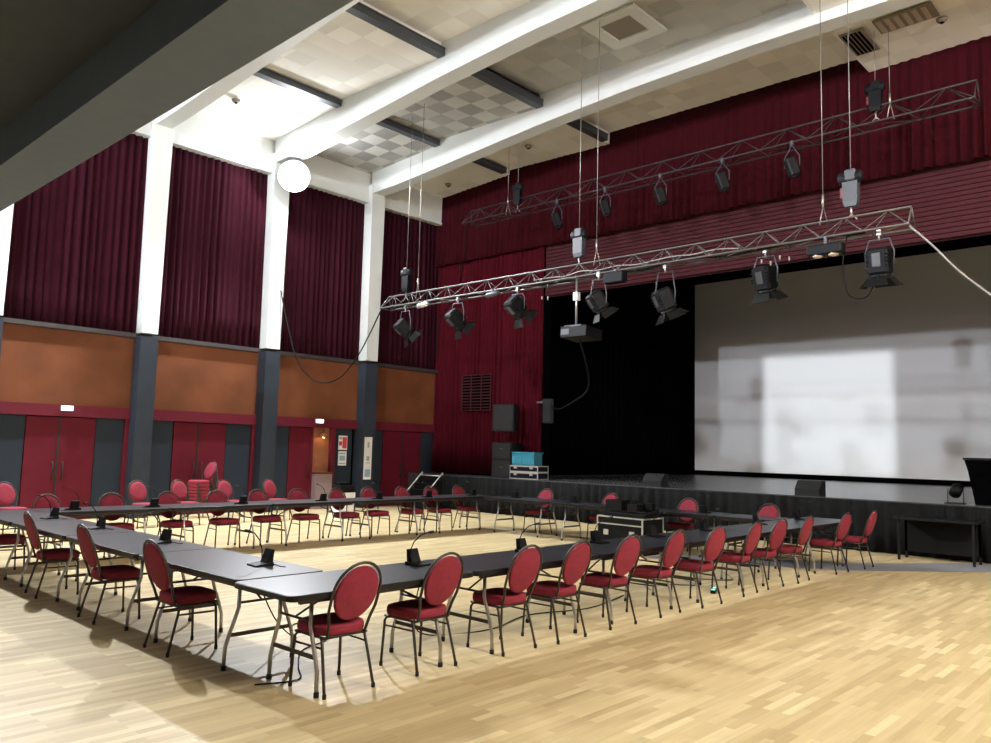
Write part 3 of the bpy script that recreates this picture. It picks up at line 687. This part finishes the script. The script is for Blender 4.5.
# ================================================================ trusses, hoists, lanterns
def truss(name, label, x0, x1, y, z, side, hh, m, bay=.55):
    t = thing(name, label, 'truss', (0, 0, 0))
    A = lambda x: (x, y, z); B = lambda x: (x, y+side, z); T = lambda x: (x, y+side/2, z+hh)
    for f, nm in ((A, 'lower_chord'), (B, 'lower_chord'), (T, 'top_chord')):
        xa = x0 if f is not T else x0+.12
        MB().tube([f(xa), f(x1)], .020, 8).build(nm, m, t)
    n = int((x1-x0)/bay); b = MB()
    for i in range(n):
        xa = x0+(x1-x0)*i/n; xb = x0+(x1-x0)*(i+1)/n; xm = (xa+xb)/2
        for F in (A, B):
            b.tube([F(xa), T(xm)], .009, 5).tube([T(xm), F(xb)], .009, 5)
        b.tube([A(xa), B(xb)] if i % 2 else [B(xa), A(xb)], .008, 5)
    for x in (x0, x1): b.tube([A(x), B(x)], .012, 5).tube([A(x), T(min(x+.12, x1))], .012, 5).tube([B(x), T(min(x+.12, x1))], .012, 5)
    b.build('lattice', m, t)
    return t
Y1, Z1, SD1, H1 = 12.0, 5.08, .34, .29
Y2, Z2, SD2, H2 = 15.0, 7.93, .42, .38
truss('lighting_truss', 'front aluminium triangular lighting truss hanging across the hall', -15.10, -3.27, Y1, Z1, SD1, H1, 'alu', .62)
truss('lighting_truss', 'rear dark triangular lighting truss high before the stage valance', -15.42, -3.0, Y2, Z2, SD2, H2, 'blackmetal', .9)
# cable bundle lying along the front truss
def cablething(name, pts, r, m, label, cat='cable', sub=6):
    P = [Vector(p) for p in pts]; out = []
    for i in range(len(P)-1):
        p0 = P[max(i-1, 0)]; p1 = P[i]; p2 = P[i+1]; p3 = P[min(i+2, len(P)-1)]
        for k in range(sub):
            t = k/sub
            out.append(0.5*((2*p1)+(p2-p0)*t+(2*p0-5*p1+4*p2-p3)*t*t+(3*p1-p0-3*p2+p3)*t**3))
    out.append(P[-1])
    return tag(MB().tube(out, r, 6).build(name, m), label, cat)
pts = [(-14.9+i*.55, Y1+.17+.05*sin(i*2.1), Z1+.035+.02*cos(i*1.7)) for i in range(21)]
cablething('cable_bundle', pts, .035, 'cable', 'thick bundle of black cables lying in the front truss')
pts = [(-10.3+i*.4, Y1+.10+.04*sin(i*1.3), Z1+.10+.02*sin(i*2.7)) for i in range(12)]
cablething('cable_bundle', pts, .012, 'cablew', 'pale cable lying in the middle of the front truss')
def hoist(loc, label, pale, ztop, tags=False, dx=.13, w2=None):
    h = thing('chain_hoist', label, 'hoist', loc, 0, 'chain hoists holding the trusses')
    # body across, chain bag below
    MB().tube([(-.26, 0, .30), (-.22, 0, .30), (.20, 0, .30), (.24, 0, .30)], [.07, .10, .10, .06], 12).build('motor', 'lampbody', h)
    MB().box(-.11, .12, -.10, .10, .24, .42, bev=.02).build('gear_housing', 'lampbody' if not pale else 'chainbag', h)
    MB().rings([[(x*k, y*k, z) for x, y in ((-.16, -.09), (.16, -.09), (.16, .09), (-.16, .09))] for z, k in ((-.18, .75), (-.1, .95), (.22, 1))], smooth=False).build('chain_bag', 'chainbag' if pale else 'lampbody', h)
    MB().tube([(0, 0, -.34), (0, 0, -.16)], .02, 6).tube([(-.12, 0, -.40), (0, 0, -.30), (.12, 0, -.40)], .014, 6).build('hook', 'steel', h)
    MB().tube([(0, 0, .42), (0, 0, ztop-loc[2])], .010, 6).build('chain', 'wire', h)
    if tags: MB().box(-.22, -.17, -.04, .0, -.02, .14).build('warning_tag', 'redtag', h)
    h.scale = (.7, .7, .95)
    w = thing('safety_wire', label.replace('chain hoist', 'safety wire next to the hoist'), 'wire', (loc[0]+(w2 or .45), loc[1], loc[2]), 0, 'wires from ceiling to trusses')
    MB().tube([(0, 0, -.02), (0, 0, ztop-loc[2])], .007, 5).build('wire', 'wire', w)
    MB().tube([(0, 0, -.10), (0, 0, .10)], .02, 6).build('turnbuckle', 'steel', w)
    MB().tube([(-.05, -.02, -.38), (0, 0, -.08), (.05, .06, -.38)], .012, 5).build('sling', 'steel', w)
hoist((-14.35, Y1+.17, Z1+.52), 'dark chain hoist at the left end of the front truss', False, 9.98, w2=.42)
hoist((-9.22, Y1+.17, Z1+.60), 'pale-bagged chain hoist at the middle of the front truss', True, 10.24, w2=.42)
hoist((-4.10, Y1+.17, Z1+.62), 'pale chain hoist with red tag, front truss right end', True, 9.88, True, w2=-.42)
hoist((-13.55, Y2+.2, Z2+.40), 'black chain hoist at the left end of the rear truss', False, 9.98, w2=-.35)
hoist((-4.65, Y2+.2, Z2+.45), 'black chain hoist with red tag, rear truss right end', False, 9.85, True, w2=.25)

def fresnel(loc, ztop, d, label, barn=True, size=1.0, group='lanterns on the front truss', m='lampbody', open_=.75):
    t = thing('stage_lantern', label, 'stage light', loc, 0, group)
    q = aimM((0, 0, 0), d); s = size
    def bx(x0, x1, y0, y1, z0, z1, bev=.015): return MB().box(x0*s, x1*s, y0*s, y1*s, z0*s, z1*s, q, bev*s)
    b = bx(-.15, .15, -.15, .15, -.26, .14, .04)
    for k in range(4): b.box(-.16*s, .16*s, -.16*s, .16*s, (-.17+k*.05)*s, (-.155+k*.05)*s, q)
    b.build('lamp_housing', m, t)
    MB().tube([q @ Vector((0, 0, .13*s)), q @ Vector((0, 0, .18*s))], .14*s, 16).build('lens_ring', 'plastic', t)
    MB().tube([q @ Vector((0, 0, .175*s)), q @ Vector((0, 0, .185*s))], .115*s, 16).build('lens', 'lens' if not barn else 'lampside', t)
    bx(-.06, .06, -.165, -.15, -.18, .02, .003).build('name_plate', 'lampside', t)
    if barn:
        for k in range(4):
            Rk = q @ Matrix.Rotation(k*pi/2, 4, 'Z') @ Matrix.Translation((0, -.15*s, .18*s)) @ Matrix.Rotation(open_ if k % 2 == 0 else open_*.9, 4, 'X')
            vs = [(-.12, 0, 0), (.12, 0, 0), (.17, 0, .17), (-.17, 0, .17)]
            v8 = [(x*s, y, z*s) for x, _, z in vs for y in ()]  # outline only
            F = [Rk @ Vector((x*s, -.003, z*s)) for x, _, z in vs]+[Rk @ Vector((x*s, .003, z*s)) for x, _, z in vs]
            MB().add(F, [(0, 1, 2, 3), (7, 6, 5, 4), (0, 4, 5, 1), (1, 5, 6, 2), (2, 6, 7, 3), (3, 7, 4, 0)]).build('barn_door', 'plastic', t)
    zt = ztop-loc[2]
    MB().tube([(-.19*s, 0, -.02), (-.20*s, 0, .20*s), (-.14*s, 0, zt-.10), (.14*s, 0, zt-.10), (.20*s, 0, .20*s), (.19*s, 0, -.02)], .012, 6).build('yoke', 'rail', t)
    MB().tube([(0, 0, zt-.11), (0, 0, zt)], .018, 6).box(-.03, .03, -.03, .03, zt-.04, zt+.04).build('clamp', 'steel', t)
    return t
f1 = lambda x, z: (x*.924, Y1+.17, 1.75+(z-1.75)*.924)
ch = Z1-.02
L1 = [(-15.52, 4.74, (.35, .70, -.70), 'first from the left, before the narrow curtain'), (-13.60, 4.80, (.25, .75, -.75), 'second from the left, before the crimson stage curtain'), (-11.68, 4.90, (.2, .8, -.75), 'third from the left, before the crimson stage curtain'), (-7.9, 4.62, (.25, .35, -.9), 'with a pale open flap, left of the screen'), (-5.9, 4.78, (.05, .3, -1.0), 'hanging before the top left of the screen'), (-4.02, 4.80, (.0, .15, -1.0), 'last at the right, with a looped cable')]
for x, z, d_, lb in L1:
    fresnel(f1(x, z), ch, d_, 'black barn-door lantern on the front truss, '+lb)
fresnel((-8.62, Y1+.0, 4.5), ch, (.3, .5, -.85), 'black lantern clustered beside the projector on the front truss', size=.9)
# slim lamps on the rear truss
for i, (x, z) in enumerate([(-12.06, 7.42), (-10.62, 7.46), (-9.13, 7.45), (-7.64, 7.45), (-6.16, 7.42)]):
    t = thing('slim_stage_lamp', 'slim grey-black lamp under the rear truss, %s from the left' % ORD[i], 'stage light', (x, Y2, z), 0, 'lamps on the rear truss')
    q = aimM((0, 0, 0), (.25, .25, -1))
    MB().box(-.12, .12, -.09, .09, -.19, .19, q, .03).build('lamp_housing', 'lampbody', t)
    MB().box(-.125, -.05, -.095, -.088, -.16, .16, q).box(.121, .127, -.07, .07, -.15, .15, q).build('side_cover', 'lampside', t)
    MB().tube([q @ Vector((0, 0, .18)), q @ Vector((0, 0, .21))], .085, 14).build('lens', 'plastic', t)
    zt = Z2-z-.02
    MB().tube([(-.15, 0, 0), (-.15, 0, .2), (0, 0, zt-.05), (.15, 0, .2), (.15, 0, 0)], .011, 6).build('yoke', 'rail', t)
    MB().box(-.03, .03, -.03, .03, zt-.06, zt+.04).build('clamp', 'rail', t)
# twin blinder, follow-on small fixtures
t = thing('blinder_light', 'twin-lens blinder light under the right half of the front truss', 'stage light', (-4.42, Y1-.02, Z1-.22))
MB().box(-.26, .26, -.1, .1, -.07, .09, bev=.02).build('lamp_housing', 'lampbody', t)
for x in (-.12, .12): MB().lathe([(.0, -.085), (.07, -.085), (.08, -.065), (.08, -.05)], x, -.01, 12).build('lens', 'lens', t)
MB().box(-.02, .02, -.02, .02, .08, .22).build('clamp', 'rail', t)
for i, (x, lb, mm) in enumerate([(-13.72, 'pale cylinder fixture clipped under the left part of the front truss', 'casealu'), (-11.5, 'grey cylinder fixture clipped above the third lantern', 'chainbag'), (-8.35, 'small black ballast box under the front truss left of the flapped lantern', 'lampbody')]):
    t = thing('truss_fixture', lb, 'stage light', (x*.985, Y1-.02, Z1-.10))
    if i < 2: MB().tube([(-.18, 0, 0), (-.15, 0, 0), (.13, 0, .03), (.17, 0, .03)], [.04, .06, .06, .035], 10).build('body', mm, t)
    else: MB().box(-.22, .2, -.09, .09, -.14, .06, bev=.015).build('body', mm, t)
    MB().box(-.02, .02, -.02, .02, .03, .12).build('clamp', 'rail', t)
# projector on a drop pole under the front truss
t = thing('video_projector', 'black video projector hanging on a pole from the middle of the front truss', 'projector', (PROJ.x, PROJ.y-.18, PROJ.z))
AX = (AIMP-PROJ).normalized(); q = Matrix.Translation((0, .18, 0)) @ Matrix.Rotation(atan2(-AX.x, AX.y), 4, 'Z') @ Matrix.Rotation(math.asin(AX.z), 4, 'X')
def pb(b, *a): return b.box(*a, q)
# hollow shell with a rectangular aperture; the lamp sits inside it
Lq = .30; off = 0
hx = 2.22/15.8*Lq; hz0 = -2.12/15.8*Lq; hz1 = 2.12/15.8*Lq
b = MB(); X0, X1, Z0_, Z1_ = -.29, .29, -.11, .10; ya, yb_ = off-.28, off+Lq
pb(b, X0, X1, ya, ya+.02, Z0_, Z1_); pb(b, X0, X1, ya, yb_, Z1_-.015, Z1_); pb(b, X0, X1, ya, yb_, Z0_, Z0_+.015)
pb(b, X0, X0+.015, ya, yb_, Z0_, Z1_); pb(b, X1-.015, X1, ya, yb_, Z0_, Z1_)
pb(b, X0, -hx, yb_-.01, yb_, Z0_, Z1_); pb(b, hx, X1, yb_-.01, yb_, Z0_, Z1_); pb(b, -hx, hx, yb_-.01, yb_, hz1, Z1_); pb(b, -hx, hx, yb_-.01, yb_, Z0_, hz0)
b.build('projector_body', 'plastic', t)
b = MB(); pb(b, -.28, -.10, ya-.006, ya, -.06, .05); b.build('vent_grille', 'rail', t)
MB().tube([(0, .02, .10), (0, .02, ch-PROJ.z+.02)], .022, 8).build('drop_pole', 'steel', t)
MB().box(-.05, .05, -.03, .07, .62, .78).build('label_plate', 'paper', t)
MB().box(-.2, .2, -.1, .16, .10, .13).build('mount_plate', 'rail', t)
# cables
cablething('hanging_cable', [(-18.19, 11.15, 5.75), (-17.95, 11.2, 5.0), (-17.5, 11.3, 3.9), (-17.05, 11.6, 3.35), (-16.4, 11.8, 3.4), (-15.9, 11.95, 3.9), (-15.45, 12.0, 4.5), (-15.1, 12.05, 5.08)], .016, 'cable', 'black cable swagging from the lit pillar to the front truss')
cablething('hanging_cable', [(-15.35, 15.1, 7.9), (-15.9, 15.6, 7.2), (-17.0, 16.4, 6.4), (-17.9, 16.6, 5.7), (-18.1, 16.65, 4.6)], .02, 'cable', 'black cable dropping from the left end of the rear truss')
cablething('hanging_cable', [(-9.2, 12.2, 3.93), (-9.7, 13.2, 3.1), (-11.5, 15.0, 2.9), (-13.2, 16.6, 2.85), (-13.8, 16.98, 3.0)], .016, 'cable', 'black cable running from the projector down to the stage opening')
cablething('hanging_cable', [(-3.27, 12.05, 5.06), (-3.0, 12.1, 4.75), (-2.6, 12.15, 4.25), (-2.0, 12.2, 3.7), (-1.3, 12.3, 3.3)], .014, 'cablew', 'pale cable swinging away from the right end of the front truss')
cablething('looped_cable', [(-4.15, 12.1, 5.05), (-4.2, 12.05, 4.6), (-4.1, 12.0, 4.15), (-3.85, 12.0, 4.1), (-3.7, 12.05, 4.4)], .012, 'cable', 'loop of cable hanging at the last lantern on the front truss')
for i, (x, dz) in enumerate([(-10.0, .28), (-9.85, .30), (-8.72, .38), (-5.45, .2), (-5.3, .25), (-5.15, .18), (-5.0, .22)]):
    t = thing('dangling_plug', 'short lead with plug dangling under the front truss, %s from the left' % ORD[i], 'plug', (x, Y1, Z1), 0, 'leads dangling from the front truss')
    MB().tube([(0, 0, .0), (.01, 0, -dz)], .006, 5).build('lead', 'cable', t)
    MB().tube([(.01, 0, -dz), (.01, 0, -dz-.07)], .014, 6).build('plug', 'cablew', t)
# floor leads
cablething('floor_cable', [(-6.3, 3.72, .70), (-6.2, 3.9, .25), (-6.3, 4.2, .008), (-6.8, 4.5, .008), (-6.6, 4.8, .008), (-6.1, 4.4, .008), (-5.9, 4.0, .008), (-5.5, 3.7, .008), (-5.2, 3.5, .008), (-5.3, 3.2, .008)], .006, 'cable', 'thin black cable looping on the floor below the front corner tables')
cablething('floor_cable', [(-5.3, 4.8, .68), (-5.5, 4.9, .2), (-5.6, 5.2, .008), (-5.4, 5.8, .008), (-5.6, 6.6, .008), (-5.4, 7.4, .008), (-5.6, 8.4, .008)], .006, 'cable', 'thin black cable lying under the right table row')
cablething('floor_cable', [(-5.6, 9.0, .008), (-5.9, 9.4, .008), (-5.4, 9.8, .008), (-5.8, 10.2, .008), (-5.3, 10.6, .008), (-5.7, 11.2, .008)], .010, 'cablew', 'pale tangled cable on the floor inside the right table row')
ps = thing('power_strip', 'small power strip with two glowing cyan lamps on the floor under the right chairs', 'power strip', (-5.0, 9.55, 0), .4)  # added strip; its cyan glow stands in for a sign's reflection
MB().box(-.03, .03, -.14, .14, 0, .04).build('strip_body', 'plastic', ps)
for y in (-.07, .07): MB().box(-.022, .022, y-.03, y+.03, .04, .045).build('indicator', 'led', ps)
